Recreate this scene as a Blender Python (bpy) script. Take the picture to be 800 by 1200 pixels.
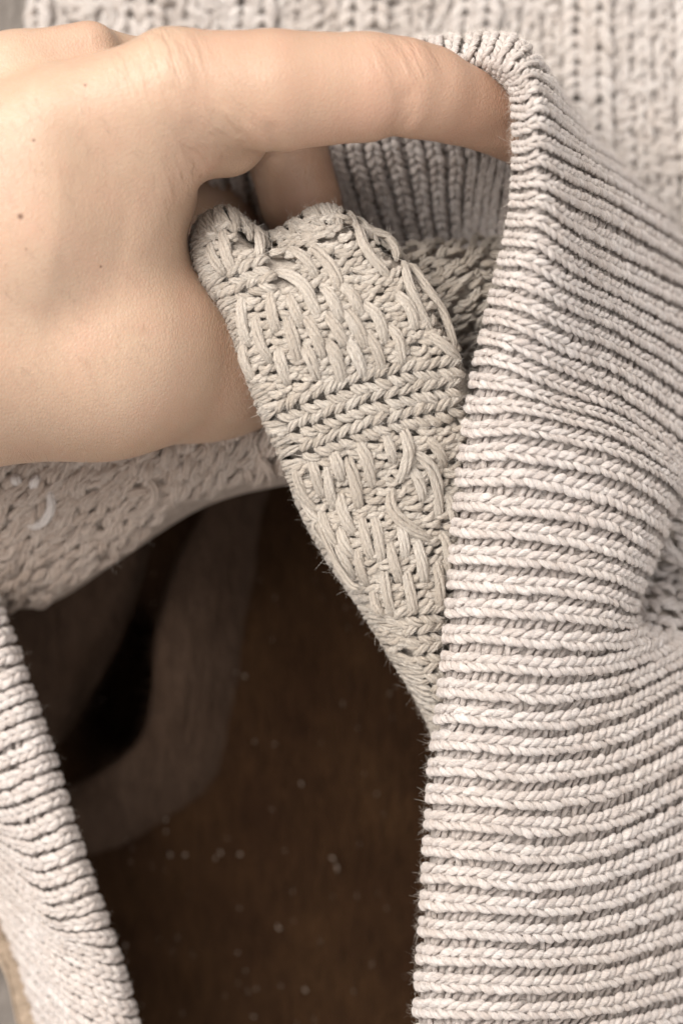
import bpy, math, numpy as np
rng = np.random.default_rng(7)
for o in list(bpy.data.objects): bpy.data.objects.remove(o)
scene = bpy.context.scene
COL = scene.collection
MM = 0.001

# ------------------------------------------------------------------ camera, light, exposure
S, ZF, D = 7.5, 60.0, 300.0          # photo pixels per mm in the focal plane, its height, camera distance (mm)
cam = bpy.data.cameras.new('camera'); camo = bpy.data.objects.new('camera', cam); COL.objects.link(camo)
camo.location = (0, 0, (ZF + D) * MM)
cam.sensor_fit = 'VERTICAL'; cam.sensor_height = 36
cam.lens = 36 * D / (1200 / S)
cam.clip_start = 0.005; cam.clip_end = 20
cam.dof.use_dof = True; cam.dof.focus_distance = (D - 5) * MM; cam.dof.aperture_fstop = 9.0
scene.camera = camo

world = bpy.data.worlds.new('World'); scene.world = world; world.use_nodes = True
bg = world.node_tree.nodes['Background']
bg.inputs[0].default_value = (1.0, 0.975, 0.96, 1); bg.inputs[1].default_value = 0.98

def area(name, loc, target, size, power, color):
    l = bpy.data.lights.new(name, 'AREA'); l.shape = 'RECTANGLE'; l.size, l.size_y = size; l.energy = power; l.color = color
    o = bpy.data.objects.new(name, l); COL.objects.link(o); o.location = loc
    from mathutils import Vector
    o.rotation_euler = (Vector(target) - Vector(loc)).to_track_quat('-Z', 'Y').to_euler()
area('window_light', (-0.32, 0.32, 0.60), (0, 0, 0.05), (0.36, 0.36), 6.4, (1.0, 0.965, 0.92))
scene.view_settings.view_transform = 'Standard'; scene.view_settings.look = 'None'
scene.view_settings.exposure = 0.29; scene.view_settings.gamma = 1.0; scene.view_settings.use_curve_mapping = False
scene.render.engine = 'CYCLES'
scene.render.resolution_x = 682; scene.render.resolution_y = 1024
scene.cycles.max_bounces = 8

# ------------------------------------------------------------------ helpers
def pt(px, py, z):
    """photo pixel + height (mm) -> world mm"""
    px, py, z = np.broadcast_arrays(np.asarray(px, float), np.asarray(py, float), np.asarray(z, float))
    k = (ZF + D - z) / D / S
    return np.stack([(px - 400) * k, (600 - py) * k, z], -1)
def to_px(P):
    k = (ZF + D - P[..., 2]) / D / S
    return np.stack([P[..., 0] / k + 400, 600 - P[..., 1] / k], -1)
def unit(v): return v / np.maximum(np.linalg.norm(v, axis=-1, keepdims=True), 1e-9)

def crom(P, t):
    """Catmull-Rom through P along axis 0 at parameters t"""
    n = len(P); t = np.clip(np.asarray(t, float), 0, n - 1 - 1e-6); i = np.floor(t).astype(int); f = (t - i)
    ext = np.concatenate([(2 * P[0] - P[1])[None], P, (2 * P[-1] - P[-2])[None]])
    f = f.reshape(f.shape + (1,) * (P.ndim - 1))
    a, b, c, d = ext[i], ext[i + 1], ext[i + 2], ext[i + 3]
    return 0.5 * (2 * b + (c - a) * f + (2 * a - 5 * b + 4 * c - d) * f ** 2 + (3 * b - a - 3 * c + d) * f ** 3)

class Surf:
    """smooth surface through a control grid; u runs along the rows' key values, v along the columns"""
    def __init__(s, rows, keys=None):
        s.G = np.array([[pt(*p) for p in r] for r in rows], float)
        s.keys = np.arange(len(rows), dtype=float) if keys is None else np.array(keys, float)
        s.nv = s.G.shape[1]
    def pos(s, u, v):
        u, v = np.broadcast_arrays(np.asarray(u, float), np.asarray(v, float)); sh = u.shape; u = u.ravel(); v = v.ravel()
        K = s.keys; i = np.clip(np.searchsorted(K, u, side='right') - 1, 0, len(K) - 2); h = K[i + 1] - K[i]; f = np.clip((u - K[i]) / h, 0, 1)[:, None, None]; h = h[:, None, None]
        if not hasattr(s, 'M'): s.M = np.gradient(s.G, K, axis=0)
        R = (2 * f ** 3 - 3 * f ** 2 + 1) * s.G[i] + (f ** 3 - 2 * f ** 2 + f) * h * s.M[i] + (3 * f ** 2 - 2 * f ** 3) * s.G[i + 1] + (f ** 3 - f ** 2) * h * s.M[i + 1]   # (N, nv, 3)
        R = R.transpose(1, 0, 2); n = s.nv
        v = np.clip(v, 0, n - 1 - 1e-6); i = np.floor(v).astype(int); f = (v - i)[:, None]
        ext = np.concatenate([(2 * R[0] - R[1])[None], R, (2 * R[-1] - R[-2])[None]])
        j = np.arange(len(v)); a, b, c, d = ext[i, j], ext[i + 1, j], ext[i + 2, j], ext[i + 3, j]
        P = 0.5 * (2 * b + (c - a) * f + (2 * a - 5 * b + 4 * c - d) * f ** 2 + (3 * b - a - 3 * c + d) * f ** 3)
        return P.reshape(sh + (3,))
    def frame(s, u, v):
        eu = (s.keys[-1] - s.keys[0]) / 400; ev = s.nv / 400
        du = s.pos(u + eu, v) - s.pos(u - eu, v); dv = s.pos(u, v + ev) - s.pos(u, v - ev)
        n = unit(np.cross(du, dv)); return s.pos(u, v), n
    def sign(s, up=True):
        u = (s.keys[0] + s.keys[-1]) / 2; v = (s.nv - 1) / 2
        n = s.frame(np.array([u]), np.array([v]))[1][0]; return 1.0 if n[2] > 0 else -1.0

class Projector:
    """drops photo-pixel paths onto a surface"""
    def __init__(s, surf, nu=220, nv=160, v0=0.0, v1=None):
        u = np.linspace(surf.keys[0], surf.keys[-1], nu); v = np.linspace(v0, surf.nv - 1 if v1 is None else v1, nv)
        U, V = np.meshgrid(u, v, indexing='ij'); P, N = surf.frame(U, V)
        s.P = P.reshape(-1, 3); s.N = N.reshape(-1, 3) * surf.sign(); s.px = to_px(s.P)
        ok = s.N[:, 2] > -0.05; s.P, s.N, s.px = s.P[ok], s.N[ok], s.px[ok]
    def at(s, xy):
        xy = np.asarray(xy, float); sh = xy.shape[:-1]; q = xy.reshape(-1, 2); P = np.empty((len(q), 3)); N = np.empty((len(q), 3)); dd = np.empty(len(q))
        for a in range(0, len(q), 400):
            d = ((q[a:a + 400, None, :] - s.px[None]) ** 2).sum(-1); sc = d - s.P[None, :, 2] * 1.5
            j = sc.argmin(1); P[a:a + 400] = s.P[j]; N[a:a + 400] = s.N[j]; dd[a:a + 400] = np.sqrt(d[np.arange(len(j)), j])
        z = P[:, 2]; P2 = pt(q[:, 0], q[:, 1], z); w = (dd < 8)[:, None]; P = np.where(w, P2, P)
        return P.reshape(sh + (3,)), N.reshape(sh + (3,)), dd.reshape(sh)

class MB:
    def __init__(s): s.v, s.f, s.uv, s.r, s.n, s.sp = [], [], [], [], 0, []
    def add(s, v, f, uv=None, r=None):
        v = np.asarray(v, float).reshape(-1, 3); f = np.asarray(f).reshape(-1, 4)
        s.v.append(v); s.f.append(f + s.n); s.n += len(v)
        s.uv.append(np.zeros((len(v), 2)) if uv is None else uv.reshape(-1, 2))
        s.r.append(np.full(len(v), 0.5) if r is None else np.asarray(r, float).reshape(-1))
    def build(s, name, mat, parent=None, smooth=True, kind=None):
        if not s.v: return None
        v = np.concatenate(s.v) * MM; f = np.concatenate(s.f).astype(np.int32); uv = np.concatenate(s.uv); r = np.concatenate(s.r)
        me = bpy.data.meshes.new(name); me.vertices.add(len(v)); me.vertices.foreach_set('co', v.astype(np.float32).ravel())
        me.loops.add(f.size); me.loops.foreach_set('vertex_index', f.ravel())
        me.polygons.add(len(f)); me.polygons.foreach_set('loop_start', np.arange(0, f.size, 4, dtype=np.int32))
        me.polygons.foreach_set('use_smooth', np.full(len(f), smooth))
        l = me.uv_layers.new(name='UVMap'); l.data.foreach_set('uv', uv[f.ravel()].astype(np.float32).ravel())
        a = me.attributes.new('tone', 'FLOAT', 'POINT'); a.data.foreach_set('value', r.astype(np.float32))
        me.update(); me.validate()
        me.materials.append(mat); o = bpy.data.objects.new(name, me); COL.objects.link(o)
        if parent is not None: o.parent = parent
        if kind: o['kind'] = kind
        return o

def frames(C, Nref):
    T = np.gradient(C, axis=1); T = unit(T); B = unit(np.cross(T, Nref)); N = np.cross(B, T); return T, N, B
def sweep(mb, C, R, Nref, sides=8, lobes=0, amp=0.0, twist=0.0, tone=None, taper=True):
    """N yarn pieces: centres C (N,K,3), radii R (N,K)"""
    C = np.asarray(C, float); n, k, _ = C.shape; R = np.broadcast_to(R, (n, k)).copy()
    if taper: R[:, 0] *= .25; R[:, -1] *= .25
    T, N, B = frames(C, np.broadcast_to(Nref, C.shape))
    L = np.concatenate([np.zeros((n, 1)), np.cumsum(np.linalg.norm(np.diff(C, axis=1), axis=-1), 1)], 1)
    th = np.linspace(0, 2 * np.pi, sides + 1)
    ph = rng.uniform(0, 6.28, n)[:, None, None]
    rad = R[:, :, None] * (1 + amp * np.cos(lobes * (th[None, None] - twist * L[:, :, None]) + ph))
    V = C[:, :, None] + rad[..., None] * (np.cos(th)[None, None, :, None] * B[:, :, None] + np.sin(th)[None, None, :, None] * N[:, :, None])
    UV = np.stack(np.broadcast_arrays(th[None, None] / 6.2832 + ph, L[:, :, None] + ph * 7), -1)
    idx = np.arange(n * k * (sides + 1)).reshape(n, k, sides + 1)
    F = np.stack([idx[:, :-1, :-1], idx[:, :-1, 1:], idx[:, 1:, 1:], idx[:, 1:, :-1]], -1)
    if k < 40:
        SV = V[:, 1:-1:2, 1::2]; SN = unit(SV - C[:, 1:-1:2, None]); up = (SN * np.broadcast_to(Nref, C.shape)[:, 1:-1:2, None]).sum(-1) > .1
        mb.sp.append((SV[up], SN[up], np.broadcast_to(T[:, 1:-1:2, None], SV.shape)[up]))
    t = rng.uniform(0, 1, n) if tone is None else tone
    mb.add(V, F, UV, np.repeat(t, k * (sides + 1)))
def bundle(mb, C, R, Nref, strands=5, twist=0.35, sides=6, tone=None, spread=0.62, flat=0.75):
    """loosely twisted multi-strand yarn"""
    C = np.asarray(C, float); n, k, _ = C.shape; R = np.broadcast_to(R, (n, k)); Nref = np.broadcast_to(Nref, C.shape)
    T, N, B = frames(C, Nref)
    L = np.concatenate([np.zeros((n, 1)), np.cumsum(np.linalg.norm(np.diff(C, axis=1), axis=-1), 1)], 1)
    t = rng.uniform(0, 1, n) if tone is None else tone; ph0 = rng.uniform(0, 6.28, n)[:, None]; tw = twist * rng.uniform(.5, 1.4, n)[:, None]
    Rt = R.copy(); Rt[:, 0] *= .45; Rt[:, -1] *= .45
    for j in range(strands):
        a = ph0 + 6.2832 * j / strands + tw * L + rng.uniform(-.2, .2, (n, 1)); q = spread * Rt * rng.uniform(.85, 1.12, (n, 1))
        P = C + (q * np.cos(a))[..., None] * B + (flat * q * np.sin(a))[..., None] * N
        sweep(mb, P, R * 1.42 / math.sqrt(strands) * .72, N, sides, 2, .12, 1.2, tone=np.clip(t + rng.uniform(-.25, .25, n), 0, 1))

def vchain(mb, C, N, W, pitch, r, lift=0.55, kpts=9, jit=0.13, flip=1, wref=1e-6, mode='lobed', over=1.62, spread=.62):
    """a column of V stitches along a path C (M,3) with normals N (M,3), W = half width (M,), all mm"""
    L = np.concatenate([[0], np.cumsum(np.linalg.norm(np.diff(C, axis=0), axis=1))])
    n = int(L[-1] / pitch) - 1
    if n < 1: return
    s0 = np.arange(n) * pitch + rng.uniform(-jit, jit, n) * pitch
    a = np.linspace(0, 1, kpts)
    for side in (-1, 1):
        s = s0[:, None] + a[None] * pitch * over * (1 + rng.uniform(-jit, jit, (n, 1)))
        if flip < 0: s = L[-1] - s
        s = np.clip(s, 0, L[-1]); f = lambda A: np.stack([np.interp(s, L, A[:, i]) for i in range(3)], -1)
        P = f(C); Nn = unit(f(N)); w = np.interp(s, L, W); Tn = np.stack([np.interp(s, L, np.gradient(C[:, i])) for i in range(3)], -1)
        B = unit(np.cross(Nn, unit(Tn)))
        prof = 0.04 + spread * np.sin(np.pi * np.clip(a * .62, 0, 1)) ** 1.1       # out from the spine, staying out
        hh = lift * r * 2 * (np.sin(np.pi * np.clip(a * 1.0, 0, 1)) ** .8 - .55) + (a - .5) * (-.55) * r
        jo = rng.uniform(-.11, .11, (n, 1))
        P = P + side * (w * (prof[None] + jo))[..., None] * B + (hh[None] + rng.uniform(-.1, .1, (n, 1)) * r)[..., None] * Nn
        rr = r * np.clip(w / wref, .62, 1.05) * (0.5 + 0.52 * np.sin(np.pi * a) ** .6)[None] * rng.uniform(.84, 1.14, (n, 1))
        if mode == 'lobed': sweep(mb, P, rr, Nn, 10, 3, .15, .55 * side)
        elif mode == 'plain': sweep(mb, P, rr, Nn, 6)
        else: bundle(mb, P, rr * 1.02, Nn, 4, .9 * side, 6, spread=.6)

def sheet(surf, nu, nv, off, name, mat, parent, v0=0.0, v1=None, u0=None, u1=None):
    u = np.linspace(surf.keys[0] if u0 is None else u0, surf.keys[-1] if u1 is None else u1, nu); v = np.linspace(v0, surf.nv - 1 if v1 is None else v1, nv)
    U, V = np.meshgrid(u, v, indexing='ij'); P, N = surf.frame(U, V); sg = surf.sign()
    mb = MB(); idx = np.arange(nu * nv).reshape(nu, nv)
    F = np.stack([idx[:-1, :-1], idx[1:, :-1], idx[1:, 1:], idx[:-1, 1:]], -1).reshape(-1, 4)
    a = P + N * sg * off; b = P + N * sg * (off - 1.4)
    mb.add(a, F, np.stack([U, V], -1)); mb.add(b, F[:, ::-1], np.stack([U, V], -1))
    k = nu * nv                                                  # close the rim
    per = np.concatenate([idx[:, 0], idx[-1, 1:], idx[-2::-1, -1], idx[0, -2:0:-1]]); nx = np.roll(per, -1)
    mb.add(np.zeros((0, 3)), np.zeros((0, 4), int)); mb.f.append(np.stack([per, nx, nx + k, per + k], -1))
    return mb.build(name, mat, parent)

def fuzz(mbs, n, length, name, mat, parent, width=.016, stray=.25):
    """fine fibres lying on the yarn, a few of them standing off"""
    sp = [q for m_ in mbs for q in m_.sp]; P = np.concatenate([q[0] for q in sp]); N = np.concatenate([q[1] for q in sp]); T = np.concatenate([q[2] for q in sp])
    j = rng.integers(0, len(P), n); nn = N[j]; st = (rng.uniform(0, 1, n) < stray)[:, None]
    d = T[j] * rng.choice([-1, 1], (n, 1)) + rng.normal(0, .55, (n, 3)); d = d - nn * (d * nn).sum(1, keepdims=True); d = unit(d) + nn * np.where(st, rng.uniform(.2, 1.2, (n, 1)), rng.uniform(.05, .3, (n, 1)))
    p = P[j] + rng.normal(0, .06, (n, 3)) - nn * .02; bend = rng.normal(0, .9, (n, 3)) - nn * np.where(st, 0, .5); ln = np.minimum(rng.gamma(2.5, length / 2.5, n), length * 1.25)[:, None] * np.where(st, .7, .9)
    t = np.linspace(0, 1, 4); C = p[:, None] + (d[:, None] * t[None, :, None] + bend[:, None] * (t ** 2)[None, :, None]) * ln[:, None]
    side = unit(np.cross(d, nn + rng.normal(0, .5, (n, 3))))[:, None]; w = (width * (1 - .6 * t))[None, :, None] * np.where(st, .5, 1)[:, None]
    V = np.stack([C - side * w, C + side * w], 2); k = 4
    idx = np.arange(n * k * 2).reshape(n, k, 2)
    F = np.stack([idx[:, :-1, 0], idx[:, :-1, 1], idx[:, 1:, 1], idx[:, 1:, 0]], -1)
    mb = MB(); mb.add(V, F, None, np.repeat(rng.uniform(0, 1, n), k * 2)); return mb.build(name, mat, parent, kind='stuff')

# ------------------------------------------------------------------ materials
def new_mat(name):
    m = bpy.data.materials.new(name); m.use_nodes = True; nt = m.node_tree; return m, nt, nt.nodes['Principled BSDF']
def mixc(nt, fac, a, b, mode='MIX'):
    n = nt.nodes.new('ShaderNodeMix'); n.data_type = 'RGBA'; n.blend_type = mode
    for sock, val in ((n.inputs[0], fac), (n.inputs[6], a), (n.inputs[7], b)):
        if hasattr(val, 'is_linked'): nt.links.new(val, sock)
        else: sock.default_value = val if not isinstance(val, tuple) else (*val, 1)
    return n.outputs[2]
def noise(nt, vec, scale, detail=3, rough=.55):
    n = nt.nodes.new('ShaderNodeTexNoise'); n.inputs['Scale'].default_value = scale; n.inputs['Detail'].default_value = detail; n.inputs['Roughness'].default_value = rough
    if vec is not None: nt.links.new(vec, n.inputs['Vector'])
    return n.outputs[0]
def ramp(nt, fac, lo, hi, a=0.0, b=1.0):
    n = nt.nodes.new('ShaderNodeMapRange'); nt.links.new(fac, n.inputs[0]); n.inputs[1].default_value = lo; n.inputs[2].default_value = hi; n.inputs[3].default_value = a; n.inputs[4].default_value = b
    return n.outputs[0]
def bump(nt, h, strength, dist, prev=None):
    n = nt.nodes.new('ShaderNodeBump'); n.inputs['Strength'].default_value = strength; n.inputs['Distance'].default_value = dist; nt.links.new(h, n.inputs['Height'])
    if prev is not None: nt.links.new(prev, n.inputs['Normal'])
    return n.outputs[0]
def yarn(name, c_lo, c_hi, fib=.9):
    m, nt, b = new_mat(name)
    at = nt.nodes.new('ShaderNodeAttribute'); at.attribute_name = 'tone'
    uv = nt.nodes.new('ShaderNodeUVMap'); sep = nt.nodes.new('ShaderNodeSeparateXYZ'); nt.links.new(uv.outputs[0], sep.inputs[0])
    def math_(op, a, bb):
        n = nt.nodes.new('ShaderNodeMath'); n.operation = op
        for i, x in enumerate((a, bb)):
            if hasattr(x, 'is_linked'): nt.links.new(x, n.inputs[i])
            else: n.inputs[i].default_value = x
        return n.outputs[0]
    tw = math_('ADD', sep.outputs[0], math_('MULTIPLY', sep.outputs[1], .22))
    cmb = nt.nodes.new('ShaderNodeCombineXYZ'); nt.links.new(math_('MULTIPLY', tw, 13.0), cmb.inputs[0]); nt.links.new(math_('MULTIPLY', sep.outputs[1], .8), cmb.inputs[1])
    fibre = noise(nt, cmb.outputs[0], 1.0, 3, .65)
    geo = nt.nodes.new('ShaderNodeTexCoord')
    big = noise(nt, geo.outputs['Object'], 55, 3); fine = noise(nt, geo.outputs['Object'], 2600, 2)
    c = mixc(nt, at.outputs['Fac'], c_lo, c_hi)
    c = mixc(nt, ramp(nt, fibre, .38, .66, .0, .5), c, tuple(x * .5 for x in c_lo))
    c = mixc(nt, ramp(nt, big, .35, .65, 0, .25), c, tuple(x * y for x, y in zip(c_lo, (.9, .84, .76))))
    nt.links.new(c, b.inputs['Base Color'])
    b.inputs['Roughness'].default_value = .85; b.inputs['Specular IOR Level'].default_value = .22
    b.inputs['Sheen Weight'].default_value = .22; b.inputs['Sheen Roughness'].default_value = .5; b.inputs['Sheen Tint'].default_value = (*c_hi, 1)
    b.inputs['Subsurface Weight'].default_value = .12; b.inputs['Subsurface Radius'].default_value = (1, .8, .6); b.inputs['Subsurface Scale'].default_value = .0007
    n1 = bump(nt, fibre, fib, .0006); n2 = bump(nt, fine, .45, .0003, n1); nt.links.new(n2, b.inputs['Normal'])
    return m
M_rib = yarn('rib_yarn', (.585, .51, .467), (.74, .67, .625))
M_panel = yarn('panel_yarn', (.515, .445, .375), (.66, .59, .515), 1.0)
M_body = yarn('body_yarn', (.52, .46, .42), (.63, .575, .535))
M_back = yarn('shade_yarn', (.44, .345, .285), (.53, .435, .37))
def felt(name, c):
    m, nt, b = new_mat(name); tc = nt.nodes.new('ShaderNodeTexCoord'); ob = tc.outputs['Object']
    mp = nt.nodes.new('ShaderNodeMapping'); mp.inputs['Scale'].default_value = (420, 900, 600); mp.inputs['Rotation'].default_value = (0, 0, .5); nt.links.new(ob, mp.inputs[0])
    n1 = noise(nt, mp.outputs[0], 1, 5, .7); n2 = noise(nt, ob, 2500, 3)
    nt.links.new(mixc(nt, ramp(nt, n1, .35, .65, 0, .6), c, tuple(x * .5 for x in c)), b.inputs['Base Color']); b.inputs['Roughness'].default_value = .95; b.inputs['Specular IOR Level'].default_value = .1
    nt.links.new(bump(nt, n2, .6, .0004, bump(nt, n1, 1, .0015)), b.inputs['Normal']); return m
M_felt = felt('knit_backing', (.58, .50, .425)); M_hem = felt('hem_knit', (.60, .46, .34))  # hem colour warmed to stand for light coming through the knit
m, nt, b = new_mat('fuzz_fibre'); b.inputs['Base Color'].default_value = (.70, .63, .56, 1); b.inputs['Roughness'].default_value = .9; M_fuzz = m

def cloth(name, c1, c2, sc):
    m, nt, b = new_mat(name); tc = nt.nodes.new('ShaderNodeTexCoord')
    n1 = noise(nt, tc.outputs['Object'], sc, 5); n2 = noise(nt, tc.outputs['Object'], 900, 3, .7)
    mp = nt.nodes.new('ShaderNodeMapping'); mp.inputs['Scale'].default_value = (700, 160, 300); mp.inputs['Rotation'].default_value = (0, 0, .6); nt.links.new(tc.outputs['Object'], mp.inputs[0])
    n3 = noise(nt, mp.outputs[0], 1, 4)
    c = mixc(nt, ramp(nt, n1, .3, .7), c1, c2); c = mixc(nt, ramp(nt, n3, .35, .75, 0, .5), c, tuple(x * .5 for x in c1))
    nt.links.new(c, b.inputs['Base Color']); b.inputs['Roughness'].default_value = .95; b.inputs['Specular IOR Level'].default_value = .08
    nt.links.new(bump(nt, n3, .9, .0016, bump(nt, n2, .8, .0008)), b.inputs['Normal']); return m
M_inside_shade = cloth('inside_shade', (.021, .009, .0038), (.041, .0198, .0082), 38)  # beige knit's unlit inside: the shade is put into this colour
M_fold_shade = cloth('fold_shade', (.046, .0265, .0168), (.070, .044, .030), 60)  # inner fold and flap of the sweater, shade painted as lighter brown
M_bed = cloth('taupe_bedspread', (.16, .135, .115), (.25, .22, .195), 70)

# ------------------------------------------------------------------ setting: bedspread, and the sweater's inside with its shade painted dark
def hollow(X, Y):
    c = pt(135, 815, 0); return -34 * np.exp(-(((X - c[0]) / 9.5) ** 2 + ((Y - c[1]) / 15) ** 2) ** 2)
def heightfield(xs, ys, hf, name, mat, parent=None, warp=None):
    X, Y = np.meshgrid(xs, ys, indexing='ij')
    if warp: X = warp(X, Y)
    Z = hf(X, Y); idx = np.arange(X.size).reshape(X.shape)
    F = np.stack([idx[:-1, :-1], idx[1:, :-1], idx[1:, 1:], idx[:-1, 1:]], -1)
    mb = MB(); mb.add(np.stack([X, Y, Z], -1), F, np.stack([X, Y], -1)); return mb.build(name, mat, parent)
o = heightfield(np.linspace(-400, 400, 200), np.linspace(-400, 400, 200), lambda X, Y: -4 + .5 * np.sin(X * .21 + np.sin(Y * .05)) + .4 * np.sin(Y * .4 + X * .1) + 1.6 * hollow(X, Y), 'bedspread', M_bed)
o['kind'] = 'structure'; o['label'] = 'taupe bedspread under the sweater'
def inside_noise(X, Y): return .35 * np.sin(X * .31 + 1.3 * np.sin(Y * .13)) + .3 * np.sin(Y * .37 - X * .17) + .12 * np.sin(X * 1.1 + Y * .8)
cl = heightfield(np.linspace(-72, 45, 160), np.linspace(-115, 40, 200), lambda X, Y: inside_noise(X, Y) + hollow(X, Y), 'shaded_inside', M_inside_shade, warp=lambda X, Y: np.where(X < 0, X * np.interp(Y, [-95, -60], [.66, 1]), X))
cl['kind'] = 'structure'; cl['label'] = 'inside of the sweater seen through the opening, its shade painted dark brown'
# raised fold of the sweater's inside round a hollow, flap above; shade painted umber
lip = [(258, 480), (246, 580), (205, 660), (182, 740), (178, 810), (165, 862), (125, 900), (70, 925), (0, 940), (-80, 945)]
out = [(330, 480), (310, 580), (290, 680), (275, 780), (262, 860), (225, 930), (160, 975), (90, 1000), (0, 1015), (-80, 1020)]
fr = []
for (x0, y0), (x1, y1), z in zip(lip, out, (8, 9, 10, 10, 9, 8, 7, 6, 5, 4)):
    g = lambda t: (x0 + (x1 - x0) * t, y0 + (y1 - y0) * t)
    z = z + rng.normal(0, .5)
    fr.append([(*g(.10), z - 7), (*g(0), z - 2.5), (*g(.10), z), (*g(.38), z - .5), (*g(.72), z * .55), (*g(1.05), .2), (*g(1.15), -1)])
sheet(Surf(fr), 120, 40, 0, 'inside_fold', M_fold_shade, cl)
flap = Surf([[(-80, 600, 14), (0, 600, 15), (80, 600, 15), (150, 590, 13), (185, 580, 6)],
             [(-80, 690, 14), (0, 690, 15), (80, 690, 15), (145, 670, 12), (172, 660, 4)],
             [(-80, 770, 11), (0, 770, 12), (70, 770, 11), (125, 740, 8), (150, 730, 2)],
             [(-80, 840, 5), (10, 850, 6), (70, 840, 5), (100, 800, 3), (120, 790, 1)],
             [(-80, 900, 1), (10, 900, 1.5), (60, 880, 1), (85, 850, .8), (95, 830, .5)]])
sheet(flap, 60, 60, 0, 'inside_flap', M_fold_shade, cl)
def pile(surf, n, length, mat, parent, v0=1.0):
    u = rng.uniform(surf.keys[0], surf.keys[-1], n); v = rng.uniform(v0, surf.nv - 1, n); P, N = surf.frame(u, v); N = N * surf.sign()
    m_ = MB(); m_.sp.append((P, N, unit(np.cross(N, rng.normal(0, 1, (n, 3)))))); return fuzz([m_], n, length, 'pile', mat, parent, width=.04, stray=.6)
pile(Surf(fr), 9000, 1.6, M_fold_shade, cl); pile(flap, 7000, 1.6, M_fold_shade, cl, 0)
m_ = MB(); n_ = 14000; q_ = pt(rng.uniform(60, 530, n_), rng.uniform(560, 1230, n_), 0); q_[:, 2] = inside_noise(q_[:, 0], q_[:, 1]) + hollow(q_[:, 0], q_[:, 1])
m_.sp.append((q_, np.tile([0, 0, 1.], (n_, 1)), unit(np.stack([rng.normal(.6, .4, n_), rng.normal(-.7, .4, n_), 0 * q_[:, 0]], 1)))); fuzz([m_], n_, 1.8, 'pile', M_inside_shade, cl, width=.045, stray=.4)
# pinholes of light through the knit, built as pale specks
mb = MB(); specks = [(282, 1000, 5), (256, 1002, 5), (258, 1000, 4), (205, 1001, 6), (213, 1004, 4), (194, 962, 4), (195, 978, 3), (390, 1010, 5), (398, 1014, 4), (330, 1088, 4.5), (280, 1117, 4), (287, 1136, 3), (328, 1154, 4), (298, 1159, 4), (358, 1160, 5), (300, 1190, 4), (143, 1110, 5), (149, 1128, 6), (282, 792, 4), (277, 790, 3), (458, 814, 4), (418, 854, 3), (282, 1067, 3), (110, 1055, 3), (352, 920, 4), (300, 868, 3), (440, 930, 3)]
for (x, y, s) in specks:
    c = pt(x, y, 1.4); n = 5; C = c + np.cumsum(rng.normal(0, .2 * s / 4, (n, 3)), 0) * [1, 1, .2]
    sweep(mb, C[None], np.full((1, n), .038 * s), np.array([0, 0, 1.]), 6)
for _ in range(60):
    c = pt(rng.uniform(120, 500), rng.uniform(640, 1210), 1.2); n = 5; a = rng.uniform(0, 6.28); C = c + np.linspace(0, 1, n)[:, None] * np.array([math.cos(a), math.sin(a), 0]) * rng.uniform(.2, 1.1) + rng.normal(0, .08, (n, 3))
    sweep(mb, C[None], np.full((1, n), rng.uniform(.03, .07)), np.array([0, 0, 1.]), 4)
m, nt, b = new_mat('pinhole_light'); b.inputs['Base Color'].default_value = (.21, .165, .13, 1); b.inputs['Roughness'].default_value = .9  # pale colour stands for light shining through stitch holes
o = mb.build('light_pinholes', m, kind='stuff'); o['label'] = 'pinholes of light through the knit, built as pale specks on the painted shade'; o['category'] = 'light_pinholes'

# ------------------------------------------------------------------ the sweater
sw = bpy.data.objects.new('sweater', None); COL.objects.link(sw); sw.empty_display_size = .02
sw['label'] = 'oatmeal knitted sweater with ribbed band and textured slip-stitch panel, held by a hand'; sw['category'] = 'sweater'
def group_part(name, label=None):
    e = bpy.data.objects.new(name, None); COL.objects.link(e); e.parent = sw; e.empty_display_size = .01
    if label: e['label'] = label
    return e

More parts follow.
